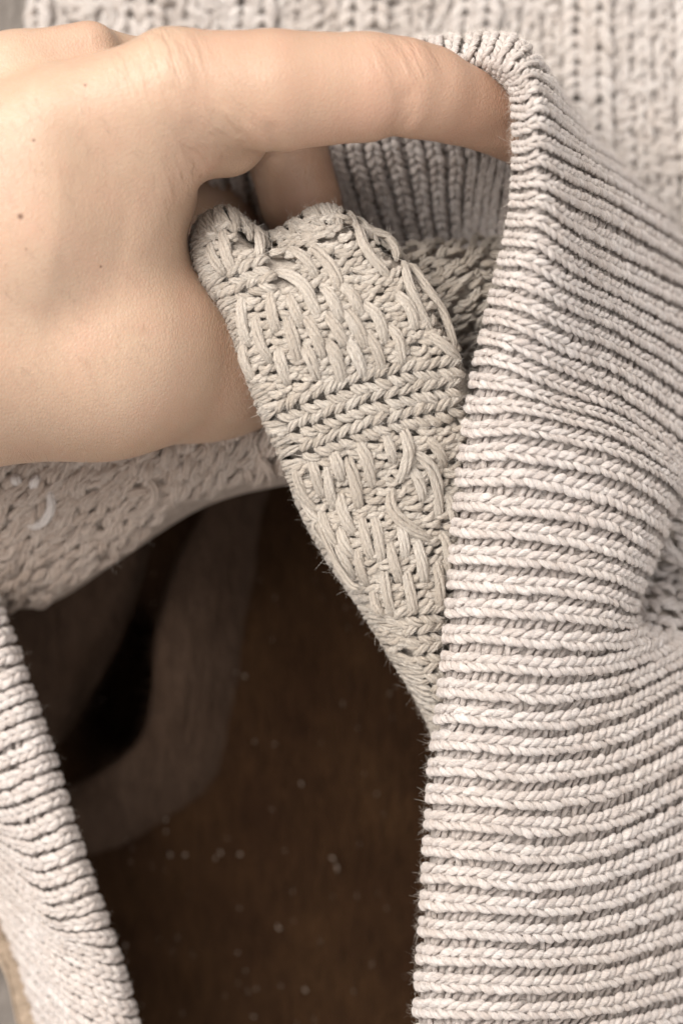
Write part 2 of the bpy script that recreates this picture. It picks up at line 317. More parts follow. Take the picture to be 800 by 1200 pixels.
# ---- right ribbed band: rows are rib paths (edge outwards), keyed by rib number
def row(e, m1, m2, m3, end, roll, z=(66, 69, 67, 60, 47, 32)):
    ex, ey = e
    return [(ex + 30, ey + 2, z[0] - 24), (ex + 9, ey + 1, z[0] - 14), (ex, ey, z[0] - 6), (ex + 14, ey, z[0]), (*m1, z[1]), (*m2, z[2]), (*m3, z[3]), (*end, z[4]), (*roll, z[5])]
R_keys = [-3, 1, 7.4, 10.3, 12.6, 15.7, 19.7, 22.8, 26, 29, 33, 36, 38.2, 40.5, 43, 45.4, 48, 51, 54]
R_rows = [row((484, 1306), (560, 1306), (640, 1306), (725, 1295), (830, 1270), (900, 1240)),
          row((492, 1181), (560, 1183), (640, 1182), (725, 1174), (830, 1145), (900, 1110)),
          row((504, 980), (570, 984), (640, 988), (725, 972), (820, 925), (880, 885)),
          row((510, 890), (575, 893), (640, 894), (725, 880), (815, 833), (870, 790)),
          row((519, 819), (580, 822), (650, 824), (725, 812), (795, 780), (845, 745), (66, 69, 67, 59, 46, 34)),
          row((528, 721), (590, 723), (650, 726), (705, 733), (740, 736), (752, 728), (66, 69, 68, 64, 56, 40)),
          row((537, 597), (590, 600), (650, 607), (715, 622), (756, 642), (768, 652), (67, 70, 69, 65, 57, 42)),
          row((546, 508), (600, 506), (650, 514), (722, 534), (780, 566), (800, 585), (68, 71, 70, 65, 55, 40)),
          row((562, 420), (610, 430), (655, 450), (722, 478), (795, 530), (830, 560), (69, 72, 69, 61, 48, 34)),
          row((579, 349), (620, 358), (660, 378), (722, 407), (805, 460), (850, 500), (72, 75, 71.5, 60, 42, 28)),
          row((600, 258), (632, 260), (664, 283), (722, 316), (805, 358), (835, 375), (76, 77.5, 72.5, 56, 35, 24)),
          row((606, 192), (632, 189), (660, 203), (716, 231), (780, 270), (800, 284), (77, 78, 72, 52, 30, 20)),
          row((606, 147), (631, 142), (653, 155), (690, 182), (732, 207), (745, 216), (77, 77.5, 70, 49, 28, 18)),
          row((602, 105), (624, 95), (643, 108), (662, 130), (684, 152), (692, 160), (75, 75, 67, 46, 26, 16))]
def rim(a, b_, c, z): # top rim seen edge-on: inner edge, crown, outer edge, then straight down the far side
    return [(a[0] - 6, a[1] + 36, z - 24), (a[0] - 2, a[1] + 10, z - 14), (*a, z - 6), ((a[0] + b_[0]) / 2, (a[1] + b_[1]) / 2, z - 1), (*b_, z), (*c, z - 5), (c[0], c[1] + 1, z - 16), (c[0], c[1] + 3, z - 28), (c[0], c[1] + 4, z - 40)]
R_rows += [rim((587, 90), (602, 70), (612, 56), 72), rim((556, 84), (563, 62), (567, 46), 66), rim((508, 88), (510, 66), (510, 50), 61), rim((445, 95), (447, 75), (447, 60), 56), rim((380, 100), (380, 82), (380, 68), 54)]
RB = Surf(R_rows, R_keys); sgR = RB.sign()
band = group_part('ribbed_band', 'pale ribbed band with rolled edge')
def build_ribs(surf, sg, ks, v0, v1, parent, mat, pitch, r, half, flip=1, mode='lobed', lift=.36, name='rib', purl=True, vpts=120, samples=None, hoff=.45, wide=.80, du=.5):
    for k in ks:
        v = np.linspace(v0, v1, vpts); P, N = surf.frame(np.full(vpts, k), v); N = N * sg
        Q, _ = surf.frame(np.full(vpts, k + du), v); W = np.linalg.norm(Q - P, axis=1)            # half the rib spacing here
        W = np.minimum(W, half * 1.6)
        wob = rng.normal(0, 1, 4); v_ = np.linspace(0, 1, vpts); B = unit(np.cross(N, np.gradient(P, axis=0)))
        P = P + B * (.10 * (np.sin(v_ * 9 + wob[0]) + np.sin(v_ * 17 + wob[1])))[:, None] + N * hoff
        mb = MB(); vchain(mb, P, N, W * wide, pitch, r, lift, flip=flip, mode=mode, wref=half * .95 * wide, spread=.56, over=1.72)
        CP = (P - N * .35)[::4]; sweep(mb, CP[None], (np.clip(W, 0, 2.1) * .26)[None, ::4], N[None, ::4], 8)     # yarn crossing behind the V stitches
        if samples is not None: samples.append(mb)
        if purl:   # purl bumps lying across the trough beside the rib
            P2, N2 = surf.frame(np.full(vpts, k + du), v); N2 = N2 * sg
            L = np.concatenate([[0], np.cumsum(np.linalg.norm(np.diff(P2, axis=0), axis=1))]); n = int(L[-1] / (pitch)); s = (np.arange(n) + .5) * pitch + rng.uniform(-.45, .45, n)
            f = lambda A: np.stack([np.interp(s, L, A[:, i]) for i in range(3)], -1); c, nn = f(P2), unit(f(N2)); T = unit(np.stack([np.interp(s, L, np.gradient(P2[:, i])) for i in range(3)], -1)); B = unit(np.cross(nn, T))
            w = np.interp(s, L, W); a = np.linspace(-1, 1, 6)
            C = c[:, None] + B[:, None] * (a[None, :] * w[:, None] * .75)[..., None] + nn[:, None] * ((-.92 + .4 * np.cos(a * 1.5))[None, :] + rng.uniform(-.25, .2, (n, 1)))[..., None] + T[:, None] * (np.sin(a * 2.2)[None] * rng.normal(.45, .3, (n, 1)))[..., None]
            sweep(mb, C, np.full((n, 6), r * .85), nn[:, None], 6, 0, 0, 0, tone=rng.uniform(0, .5, n))
        mb.build(name, mat, parent)
sampR = []
sheet(RB, 200, 70, -.85, 'inner_layer', M_rib, band, v0=0, v1=8)
build_ribs(RB, sgR, np.arange(-2, 52), 0.4, 7.8, band, M_rib, 1.56, .56, 2.1, samples=sampR)
fuzz(sampR, 110000, .75, 'fuzz', M_fuzz, band)

# ---- far inside of the band, seen under the index finger
I_rows, I_keys = [], []
for i, (xt, xm, xb, zb) in enumerate([(150, 160, 180, 12), (205, 215, 235, 14), (270, 280, 300, 18), (330, 340, 365, 22), (365, 380, 415, 22), (400, 420, 452, 22), (440, 462, 490, 24), (480, 505, 520, 26), (520, 545, 545, 28), (560, 572, 562, 32), (585, 590, 580, 36), (612, 612, 600, 40)]):
    I_rows.append([(xt, 70, 50), (xt + (xm - xt) * .5, 120, 46), (xm, 180, 40), ((xm + xb) / 2, 235, (40 + zb) / 2), (xb, 292, zb), (xb + 4, 330, zb - 4)]); I_keys.append(i)
IN = Surf(I_rows, I_keys); sgI = IN.sign()
inner = group_part('ribbed_band_inside', 'shaded inner side of the ribbed band')
sheet(IN, 80, 50, -1.1, 'inner_layer', M_rib, inner)
build_ribs(IN, sgI, np.arange(.1, 3, .36), 0, 4.9, inner, M_rib, 1.7, .56, 1.4, du=.18)
build_ribs(IN, sgI, np.arange(3.2, 10.9, .56), 0, 4.9, inner, M_rib, 1.7, .62, 1.45, du=.28)

# ---- left ribbed band
def lrow(e, m1, m2, m3, z=44):
    ex, ey = e
    return [(ex - 22, ey, z - 18), (ex - 6, ey, z - 10), (ex, ey, z - 4), (ex - 9, ey + 1, z), (*m1, z + 1), (*m2, z - 1), (*m3, z - 8), (2 * m3[0] - m2[0], 2 * m3[1] - m2[1], z - 22)]
L_rows = [lrow((-8, 700), (-35, 705), (-65, 715), (-100, 725)), lrow((25, 790), (3, 798), (-28, 812), (-80, 825)), lrow((55, 878), (33, 886), (0, 901), (-50, 912)),
          lrow((87, 985), (64, 994), (38, 1000), (0, 980)), lrow((119, 1076), (92, 1082), (60, 1078), (8, 1030)), lrow((140, 1138), (105, 1128), (66, 1108), (20, 1062)),
          lrow((156, 1200), (118, 1188), (84, 1166), (44, 1122)), lrow((172, 1270), (135, 1258), (102, 1238), (66, 1196)), lrow((186, 1330), (150, 1318), (118, 1300), (84, 1262))]
LB = Surf(L_rows, [0, 4, 8.3, 13.4, 17.9, 20.9, 23.9, 27, 30]); sgL = LB.sign()
lband = group_part('ribbed_band', 'brightly lit ribbed band along the opening')
sheet(LB, 120, 50, -1.1, 'inner_layer', M_rib, lband)
sampL = []
build_ribs(LB, sgL, np.arange(0, 29), .3, 7, lband, M_rib, 1.6, .62, 1.6, samples=sampL, vpts=90)
fuzz(sampL, 12000, .7, 'fuzz', M_fuzz, lband)
# body of the sweater below that band (warm shaded hem at the corner)
HB = Surf([[(-90, 1010, 30), (-30, 1035, 28), (5, 1058, 24), (18, 1072, 14), (20, 1078, 2)], [(-90, 1060, 28), (-30, 1080, 24), (18, 1098, 20), (32, 1108, 12), (36, 1115, 1)],
           [(-60, 1060, 26), (10, 1110, 24), (40, 1150, 20), (50, 1165, 11), (54, 1172, 1)], [(0, 1130, 26), (40, 1170, 24), (62, 1205, 20), (70, 1225, 11), (72, 1235, 1)], [(20, 1200, 26), (60, 1240, 24), (80, 1280, 20), (88, 1300, 11), (90, 1310, 1)]])

# ---- textured panel in the grip
def prow(pts, z, edge=5.0, dip=()):
    zs = [z - edge, z - .6, z, z - 1.5, z - 6]
    for i, d in dip: zs[i] -= d
    (lx, ly), (rx, ry) = pts[0], pts[-1]
    return [(lx + 34, ly + 6, z - 20), (lx + 8, ly + 3, z - 13)] + [(x, y, q) for (x, y), q in zip(pts, zs)] + [(rx + 10, ry + 6, z - 16)]
P_rows = [prow([(262, 282), (285, 282), (322, 286), (380, 275), (435, 298)], 46), prow([(238, 262), (266, 247), (314, 277), (382, 245), (448, 282)], 60, 5, ((2, 3),)),
          prow([(230, 284), (270, 266), (320, 290), (388, 260), (460, 296)], 66, 5, ((2, 3.5),)), prow([(240, 320), (282, 303), (340, 303), (412, 295), (483, 318)], 69, 4, ((2, 2),)),
          prow([(270, 368), (315, 352), (375, 347), (445, 343), (506, 360)], 70, 4), prow([(290, 425), (335, 415), (395, 405), (465, 396), (530, 405)], 69.5, 4),
          prow([(311, 482), (355, 467), (415, 452), (485, 440), (553, 450)], 68, 4), prow([(336, 537), (380, 528), (435, 515), (500, 500), (565, 503)], 66, 4),
          prow([(360, 600), (405, 595), (455, 585), (510, 575), (572, 575)], 63), prow([(390, 655), (430, 655), (470, 650), (515, 645), (565, 645)], 62),
          prow([(430, 716), (460, 722), (490, 722), (520, 720), (560, 720)], 60), prow([(466, 775), (488, 785), (505, 788), (525, 790), (555, 790)], 58),
          prow([(498, 830), (510, 840), (522, 845), (535, 850), (555, 850)], 55), prow([(520, 880), (530, 885), (540, 890), (550, 890), (565, 895)], 50)]
PN = Surf(P_rows); sgP = PN.sign()
panel = group_part('slip_stitch_panel', 'textured panel of long slipped strands and braided rows')
sheet(PN, 150, 80, -.9, 'backing', M_felt, panel)
PJ = Projector(PN, 260, 180)
def px_path(pts, n, proj, h0=.0):
    pts = np.array(pts, float); q = crom(pts, np.linspace(0, len(pts) - 1, n)) if len(pts) > 1 else pts
    P, N, d = proj.at(q); 
    for _ in range(2):
        P[1:-1] = (P[:-2] + 2 * P[1:-1] + P[2:]) / 4; N[1:-1] = (N[:-2] + 2 * N[1:-1] + N[2:]) / 4
    return P + unit(N) * h0, unit(N), d
# braided rows (V chains across the panel)
chains = [([(326, 484), (390, 460), (455, 440), (545, 428)], 1.75), ([(338, 507), (395, 485), (455, 466), (552, 450)], 1.75), ([(354, 530), (405, 510), (460, 494), (556, 472)], 1.75),
          ([(268, 327), (300, 315), (335, 309)], 1.4), ([(277, 345), (305, 334), (340, 328)], 1.4),
          ([(462, 724), (495, 720), (535, 716)], 1.6), ([(474, 746), (500, 742), (535, 738)], 1.6), ([(486, 768), (510, 764), (535, 760)], 1.6), ([(496, 790), (515, 786), (535, 783)], 1.6), ([(505, 812), (520, 808), (535, 806)], 1.6)]
occupied = []; panel_mbs = []
for pts, w in chains:
    P, N, _ = px_path(pts, 60, PJ, .25); mb = MB(); panel_mbs.append(mb); vchain(mb, P, N, np.full(60, w * 1.05), 2.0, .64, .6, mode='bundle', over=1.5, jit=.12, spread=.74)
    mb.build('braided_row', M_panel, panel); q = np.array(pts, float); occupied.append((crom(q, np.linspace(0, len(q) - 1, 40)), w * 7.0))
# slipped strands, read off the photograph
def zz(ox, oy, sc, L): return [[(ox + x / sc, oy + y / sc) for x, y in p] for p in L]
floats = zz(220, 230, 4, [[(170, 180), (190, 260), (215, 350)], [(305, 160), (320, 220), (335, 290)], [(115, 235), (140, 300), (175, 360)], [(262, 480), (270, 580), (292, 690)], [(325, 580), (350, 680), (392, 770)],
    [(392, 462), (405, 550), (420, 630)], [(480, 470), (510, 540), (532, 610)], [(435, 365), (540, 430), (612, 570)], [(470, 570), (500, 670), (518, 770)], [(555, 565), (600, 650), (628, 750)], [(595, 250), (675, 350), (705, 440)],
    [(640, 440), (680, 500), (715, 580)], [(655, 555), (700, 630), (735, 700)], [(720, 430), (770, 480), (805, 550)], [(738, 540), (770, 600), (805, 660)], [(275, 700), (290, 760), (318, 850)], [(430, 720), (445, 780), (470, 870)],
    [(550, 700), (580, 760), (605, 850)], [(660, 690), (690, 740), (722, 820)], [(750, 670), (780, 730), (805, 800)], [(480, 262), (550, 310), (595, 380)]])
floats += zz(380, 230, 3.636, [[(140, 140), (160, 240), (265, 345)], [(195, 165), (250, 200), (300, 260)], [(335, 300), (345, 400), (445, 575)], [(70, 385), (115, 430), (155, 510)], [(168, 465), (220, 520), (248, 620)], [(98, 490), (140, 560), (168, 650)],
    [(180, 585), (215, 650), (242, 740)], [(268, 555), (305, 610), (322, 710)], [(98, 605), (140, 680), (162, 760)], [(18, 625), (50, 700), (72, 790)], [(365, 300), (410, 400), (480, 500), (545, 640)], [(300, 420), (350, 480), (380, 560)], [(440, 590), (490, 640), (560, 700)]])
floats += zz(340, 500, 3.333, [[(440, 15), (455, 100), (420, 205)], [(395, 240), (390, 310), (460, 395), (550, 445)], [(490, 105), (550, 170), (575, 345)], [(525, 40), (570, 90), (590, 150)], [(270, 65), (300, 130), (318, 225)], [(228, 130), (255, 220), (268, 310)],
    [(172, 105), (190, 150), (202, 200)], [(198, 265), (220, 340), (252, 410)], [(203, 395), (225, 450), (252, 500)], [(148, 155), (160, 230), (178, 310)], [(88, 130), (110, 190), (130, 260)], [(278, 350), (300, 430), (322, 510)], [(328, 355), (345, 430), (358, 520)],
    [(268, 480), (285, 540), (302, 610)], [(390, 455), (400, 520), (425, 600)], [(428, 385), (440, 440), (446, 510)], [(488, 440), (505, 520), (518, 600)], [(368, 570), (380, 640), (402, 725)], [(450, 560), (465, 640), (482, 720)], [(565, 530), (570, 610), (575, 705)],
    [(588, 420), (605, 480), (612, 570)], [(30, 165), (60, 240), (105, 320)], [(128, 330), (160, 400), (195, 470)], [(188, 440), (225, 510), (255, 575)], [(60, 270), (100, 330), (135, 370)], [(610, 270), (625, 340), (640, 400)], [(370, 30), (385, 80), (395, 130)], [(470, 160), (500, 220), (510, 280)], [(330, 640), (350, 690), (370, 730)]])
for pts in floats:
    n = 12; q = np.array(pts, float); q[0] += (q[0] - q[1]) * .22; q[-1] += (q[-1] - q[-2]) * .22; P, N, d = px_path(q, n, PJ); a = np.linspace(0, 1, n); h = -.3 + 1.45 * np.sin(np.pi * a) ** .5
    ln = np.linalg.norm(np.diff(P, axis=0), axis=1).sum(); C = P + N * h[:, None]
    r = (.80 if ln > 5 else .74) * rng.uniform(.92, 1.12); rr = r * (.72 + .32 * np.sin(np.pi * a) ** .7)
    mb = MB(); panel_mbs.append(mb); bundle(mb, C[None], rr[None], N[None], 5, .22, 7, spread=.66, flat=.62); mb.build('slipped_strand', M_panel, panel)
    occupied.append((np.array(pts), 0))
# loose loop hanging off the panel's edge
lp = [(392, 650), (374, 628), (368, 617), (374, 612), (381, 632), (394, 660), (410, 684), (420, 690)]
C = crom(np.array([pt(x, y, 60 + .3 * i) for i, (x, y) in enumerate(lp)]), np.linspace(0, 7, 30)); mb = MB(); bundle(mb, C[None], np.full((1, 30), .5), np.array([0, 0, 1.]), 3, .3); mb.build('loose_loop', M_panel, panel)
# short purl bars between the strands
mb = MB(); panel_mbs.append(mb); bars = []
for y in np.arange(246, 880, 10.2):
    for x in np.arange(222, 590, 19.0):
        q = np.array([x + rng.uniform(-4, 4) + (9.5 if int(y / 10.2) % 2 else 0), y + rng.uniform(-2, 2)])
        if any(w > 0 and np.sqrt(((c - q) ** 2).sum(1)).min() < w for c, w in occupied): continue
        bars.append(q)
bars = np.array(bars); a = np.linspace(-1, 1, 7); sl = rng.normal(-.16, .22, len(bars))[:, None]; hl = rng.uniform(10, 15, len(bars))[:, None]
XY = np.stack([bars[:, :1] + a * hl, bars[:, 1:] + a * hl * sl + 3 * np.cos(a * 2.0)], -1); P, N, d = PJ.at(XY); ok = (d.max(1) < 5) & ((N[:, :, 2].min(1) > .35) | (bars[:, 1] > 330)); P, N = P[ok], N[ok]
P[:, 1:-1] = (P[:, :-2] + 2 * P[:, 1:-1] + P[:, 2:]) / 4
h = (-.35 + .75 * np.cos(a * 1.45))[None] + rng.uniform(-.15, .2, (len(P), 1)); bundle(mb, P + N * h[..., None], np.full((len(P), 7), .66), N, 2, 1.5, 7, spread=.55)
mb.build('purl_stitches', M_panel, panel, kind='stuff')
# edge yarns wrapping the panel's left fold
mb = MB(); panel_mbs.append(mb); u = np.linspace(1.2, 12.8, 150); C0 = []
for i in range(len(u)):
    vv = np.linspace(.6, 2.5 if u[i] < 9.3 else 3.6, 8) + rng.uniform(-.2, .2); uu = u[i] + np.linspace(-.12, .18, 8) * rng.uniform(-1, 1.6)
    Pq, Nq = PN.frame(uu, vv); Nq *= sgP; C0.append((Pq + Nq * (.1 + .3 * np.sin(np.linspace(0, 3.14, 8)))[:, None], Nq))
bundle(mb, np.array([c for c, _ in C0]), np.full((len(C0), 8), .62), np.array([n for _, n in C0]), 3, .5, 6)
C0 = []
for v_ in np.linspace(2.0, 6.4, 46):
    uu = np.linspace(.25, 2.1, 9) + rng.uniform(-.2, .25); vv = v_ + np.linspace(-.1, .25, 9) * rng.uniform(-1, 1.5); Pq, Nq = PN.frame(uu, vv); Nq *= sgP; C0.append((Pq + Nq * (.05 + .45 * np.sin(np.linspace(0, 3.14, 9)))[:, None], Nq))
bundle(mb, np.array([c for c, _ in C0]), np.full((len(C0), 9), .60), np.array([n for _, n in C0]), 4, .4, 6)
mb.build('edge_stitches', M_panel, panel, kind='stuff')
fuzz(panel_mbs, 42000, .75, 'fuzz', M_fuzz, panel)

# ---- generic chunky texture on a surface for the shaded / blurred parts
def chunky(surf, name, mat, parent, step, length, r, ang, jit, back=True, strands=3, bumps=.35, base=None, k=7, region=None, flatmin=-1, nfuzz=3000, bmat=None, boff=-.8):
    sg = surf.sign()
    if back: sheet(surf, 80, 60, boff, 'backing', bmat or M_felt, parent)
    pj = Projector(surf, 200, 140); lo, hi = pj.px.min(0), pj.px.max(0); Q = []
    for i, y in enumerate(np.arange(max(lo[1], -90), min(hi[1], 1290), step[1])):
        for x in np.arange(max(lo[0], -90), min(hi[0], 890), step[0]):
            Q.append((x + rng.uniform(-.25, .25) * step[0] + (step[0] / 2 if i % 2 else 0), y + rng.uniform(-.25, .25) * step[1]))
    Q = np.array(Q)
    if region is not None: Q = Q[region(Q)]
    t = np.linspace(-1, 1, k); A = np.radians(ang(Q) if callable(ang) else np.full(len(Q), ang)) + rng.normal(0, jit, len(Q)); cu = rng.normal(.0, .35, len(Q)); hl = length / 2 * rng.uniform(.8, 1.25, len(Q))
    dx, dy = np.cos(A), -np.sin(A)
    X = Q[:, :1] + (dx * hl)[:, None] * t - (dy * hl * cu)[:, None] * (1 - t ** 2); Y = Q[:, 1:] + (dy * hl)[:, None] * t + (dx * hl * cu)[:, None] * (1 - t ** 2)
    P, N, d = pj.at(np.stack([X, Y], -1)); ok = (d.max(1) < 6) & (N[:, :, 2].min(1) > flatmin); P, N = P[ok], N[ok]
    P[:, 1:-1] = (P[:, :-2] + 2 * P[:, 1:-1] + P[:, 2:]) / 4
    h = -.3 + bumps + .75 * np.cos(t * 1.5); mb = MB(); C = P + N * (h[None] + rng.uniform(-.2, .25, (len(P), 1)))[..., None]
    if strands > 1: bundle(mb, C, np.full((len(C), k), r), N, strands, .4, 6, spread=.62)
    else: sweep(mb, C, np.full((len(C), k), r), N, 7, 3, .12, 1.5)
    mb.build(name, mat, parent, kind='stuff')
    if nfuzz: fuzz([mb], nfuzz, .9, 'fuzz', M_fuzz, parent)
    return pj

# second fold behind the panel, next to the band's rim
F2 = Surf([[(430, 300, 40), (470, 288, 42), (520, 285, 41), (560, 285, 40), (620, 280, 38)], [(440, 320, 47), (480, 305, 49), (530, 302, 48), (575, 302, 46), (630, 300, 44)], [(460, 360, 49), (500, 345, 51), (545, 340, 50), (585, 340, 47), (640, 340, 45)],
           [(490, 400, 46), (525, 390, 48), (560, 385, 46), (590, 385, 43), (640, 385, 42)], [(515, 440, 38), (540, 425, 40), (565, 420, 38), (590, 418, 36), (640, 420, 36)], [(530, 470, 26), (550, 445, 27), (570, 440, 26), (590, 440, 26), (640, 450, 26)]])
f2 = group_part('folded_panel', 'small purl fold tucked beside the rolled rim'); chunky(F2, 'purl_stitches', M_panel, f2, (15, 10), 20, .58, 28, .25, strands=3)
# shaded reverse of the panel below the wrist
F3 = Surf([[(-100, 470, 40), (0, 470, 42), (100, 470, 42), (200, 460, 42), (290, 450, 42), (380, 460, 42)], [(-100, 540, 42), (0, 545, 44), (100, 535, 44), (200, 515, 44), (290, 495, 44), (380, 490, 44)],
           [(-100, 600, 40), (0, 605, 42), (100, 590, 42), (195, 560, 42), (290, 530, 42), (380, 515, 43)], [(-100, 650, 35), (0, 655, 37), (90, 640, 37), (175, 608, 38), (270, 560, 39), (380, 535, 41)],
           [(-100, 690, 27), (-5, 700, 29), (70, 690, 30), (150, 642, 31), (255, 580, 34), (380, 552, 38)], [(-100, 705, 15), (0, 715, 17), (66, 706, 18), (145, 655, 20), (250, 592, 24), (380, 562, 30)], [(-100, 690, 4), (0, 700, 6), (60, 690, 7), (135, 640, 10), (245, 580, 14), (380, 555, 22)]])
f3 = group_part('shaded_panel', 'reverse of the knit in shade under the wrist')
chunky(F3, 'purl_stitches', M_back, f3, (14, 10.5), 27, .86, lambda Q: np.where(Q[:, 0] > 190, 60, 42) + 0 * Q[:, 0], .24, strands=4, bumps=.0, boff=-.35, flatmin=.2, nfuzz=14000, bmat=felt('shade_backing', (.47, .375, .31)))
pj3 = Projector(F3)
for pts in [[(58, 570), (62, 590), (50, 610), (30, 614)], [(20, 556), (22, 566)], [(38, 570), (46, 556)], [(172, 556), (182, 572), (172, 592), (140, 604)], [(190, 545), (200, 520)], [(170, 560), (178, 540)], [(118, 560), (140, 545)], [(215, 560), (222, 530)], [(255, 545), (262, 520)], [(300, 530), (316, 545), (318, 560)]]:
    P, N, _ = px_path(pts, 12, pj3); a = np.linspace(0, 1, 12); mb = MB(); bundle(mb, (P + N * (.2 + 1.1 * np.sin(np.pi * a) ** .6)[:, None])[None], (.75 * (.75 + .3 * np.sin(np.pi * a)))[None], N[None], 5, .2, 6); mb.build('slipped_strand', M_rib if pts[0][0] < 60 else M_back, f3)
# hem corner
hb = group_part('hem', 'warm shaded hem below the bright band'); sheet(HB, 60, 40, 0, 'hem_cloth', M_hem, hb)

# ---- body of the sweater lying behind
BG = Surf([[(45, -90, 2), (60, -90, 7), (200, -90, 9), (400, -90, 9), (600, -90, 9), (800, -90, 9), (900, -90, 9)], [(40, 0, 2), (55, 0, 7), (200, 0, 9), (400, 0, 10), (600, 0, 11), (800, 0, 11), (900, 0, 10)],
           [(25, 80, 2), (40, 80, 7), (200, 80, 8), (400, 80, 9), (600, 80, 12), (800, 80, 13), (900, 80, 12)], [(0, 180, 2), (20, 180, 6), (200, 180, 7), (400, 180, 8), (600, 200, 11), (800, 200, 14), (900, 200, 13)],
           [(-20, 300, 1.5), (10, 300, 4), (200, 300, 5), (400, 300, 6), (600, 320, 9), (800, 320, 14), (900, 320, 14)], [(-20, 400, 1.2), (10, 400, 2), (200, 400, 3), (400, 420, 4), (600, 460, 8), (800, 460, 13), (900, 460, 14)]])
body = group_part('body', 'blurred cable-textured body lying behind the hand')
for x in np.arange(50, 890, 26):
    p0 = (x, -85); pts = [(x + 4, -85), (x, 40), (x + (x - 500) * .02, 200), (x + (x - 500) * .06, 440)]
    if x < 560: pts = [(x + 4, -85), (x, 40), (x - 2, 120)]
    if 'PJB' not in globals(): PJB = Projector(BG, 200, 200)
    P, N, d = px_path(pts, 60, PJB, .5); ridge = int(x / 26) % 5 in (0, 1)
    mb = MB(); vchain(mb, P + N * (1.3 if ridge else -.2), N, np.full(60, 2.6 if ridge else 1.5), 2.4, .95 if ridge else .7, .4, jit=.25, mode='lobed'); mb.build('stitch_column', M_body, body)
chunky(BG, 'purl_stitches', M_body, body, (22, 15), 26, .85, 25, .6, strands=1, bumps=.3, boff=0.1, bmat=felt('body_backing', (.55, .49, .45)), region=lambda Q: (Q[:, 1] < 110) | (Q[:, 0] > 590))
# body fold beyond the band's outer end
F5 = Surf([[(745, 540, 22), (770, 545, 34), (800, 550, 40), (840, 550, 42), (900, 550, 40)], [(735, 600, 22), (755, 600, 36), (785, 605, 43), (830, 600, 44), (900, 600, 42)], [(732, 650, 22), (750, 648, 34), (778, 650, 38), (815, 648, 36), (900, 640, 34)], [(735, 676, 20), (752, 674, 32), (778, 674, 31), (810, 676, 27), (900, 676, 24)],
           [(728, 690, 22), (748, 692, 36), (776, 698, 38), (810, 720, 32), (900, 760, 26)], [(722, 720, 26), (745, 724, 42), (775, 738, 44), (812, 762, 42), (900, 800, 36)], [(720, 760, 26), (745, 770, 40), (775, 782, 40), (815, 800, 38), (900, 830, 34)], [(720, 800, 20), (745, 805, 28), (775, 812, 28), (815, 830, 26), (900, 850, 22)]])
f5 = group_part('body_fold', 'textured fold of the body against the outer end of the ribs'); chunky(F5, 'purl_stitches', M_rib, f5, (15, 11), 20, .72, -30, .5, strands=4)

# ------------------------------------------------------------------ the hand
def smin(a, b, k):
    h = np.clip(.5 + .5 * (b - a) / k, 0, 1); return b + (a - b) * h - k * h * (1 - h)
def rpx(r, z): return r / S * (ZF + D - z) / D
vox = .6
lo = np.array([-118., 0., 4.]); hi = np.array([42., 92., 100.])
ax = [np.arange(lo[i], hi[i], vox, dtype=np.float32) for i in range(3)]
X, Y, Z = np.meshgrid(*ax, indexing='ij')
def cone(a, b):
    (x0, y0, z0, r0), (x1, y1, z1, r1) = a, b
    p0 = pt(x0, y0, z0).astype(np.float32); p1 = pt(x1, y1, z1).astype(np.float32); R0, R1 = rpx(r0, z0), rpx(r1, z1); d = p1 - p0; L2 = float((d * d).sum())
    t = np.clip(((X - p0[0]) * d[0] + (Y - p0[1]) * d[1] + (Z - p0[2]) * d[2]) / L2, 0, 1)
    return np.sqrt((X - p0[0] - t * d[0]) ** 2 + (Y - p0[1] - t * d[1]) ** 2 + (Z - p0[2] - t * d[2]) ** 2) - (R0 + (R1 - R0) * t)
def chain(pts, k):
    d = None
    for a, b_ in zip(pts[:-1], pts[1:]): c = cone(a, b_); d = c if d is None else smin(d, c, k)
    return d
H = chain([(-420, 420, 62, 150), (-170, 330, 66, 140), (40, 250, 68, 125)], 3)                                                   # wrist and palm
H = smin(H, chain([(-200, 250, 72, 95), (60, 150, 76, 72), (200, 103, 76, 66)], 2), 6)                                            # second metacarpal
H = smin(H, chain([(-200, 190, 70, 80), (20, 95, 70, 56), (105, 66, 69, 41)], 2), 3.2)                                               # third metacarpal, knuckle
H = smin(H, chain([(-300, 420, 60, 125), (-60, 415, 64, 134), (120, 405, 59, 131), (245, 408, 45, 104)], 3), 7)                     # thumb base
H = smin(H, chain([(245, 408, 45, 104), (315, 418, 36, 80), (400, 440, 29, 62), (470, 470, 22, 50)], 3), 4)                      # thumb
H = smin(H, cone((165, 190, 70, 74), (183, 226, 62, 50)), 8); H = smin(H, cone((40, 270, 71, 108), (118, 282, 67, 76)), 7); H = smin(H, cone((230, 140, 70, 62), (262, 150, 66, 58)), 4)                                                                      # web of skin
idx_f = chain([(200, 103, 76, 66), (320, 107, 74, 70), (430, 102, 72, 62), (470, 103, 71, 57), (500, 108, 69, 53), (600, 147, 58, 40), (660, 195, 42, 33)], 1.2)
H = smin(H, idx_f, 2.4)
midf = chain([(105, 70, 66, 42), (250, 115, 50, 52), (328, 150, 44, 50), (352, 235, 40, 46), (380, 310, 33, 38)], 1.2); H = smin(H, midf, 1.4)
ring = chain([(10, 100, 56, 48), (190, 150, 32, 46), (250, 240, 27, 42), (290, 330, 24, 36)], 1.5); H = smin(H, ring, 1.2)
lit = chain([(-60, 150, 46, 45), (110, 200, 22, 40), (170, 290, 18, 36), (200, 360, 17, 32)], 1.5); H = smin(H, lit, 1.2)
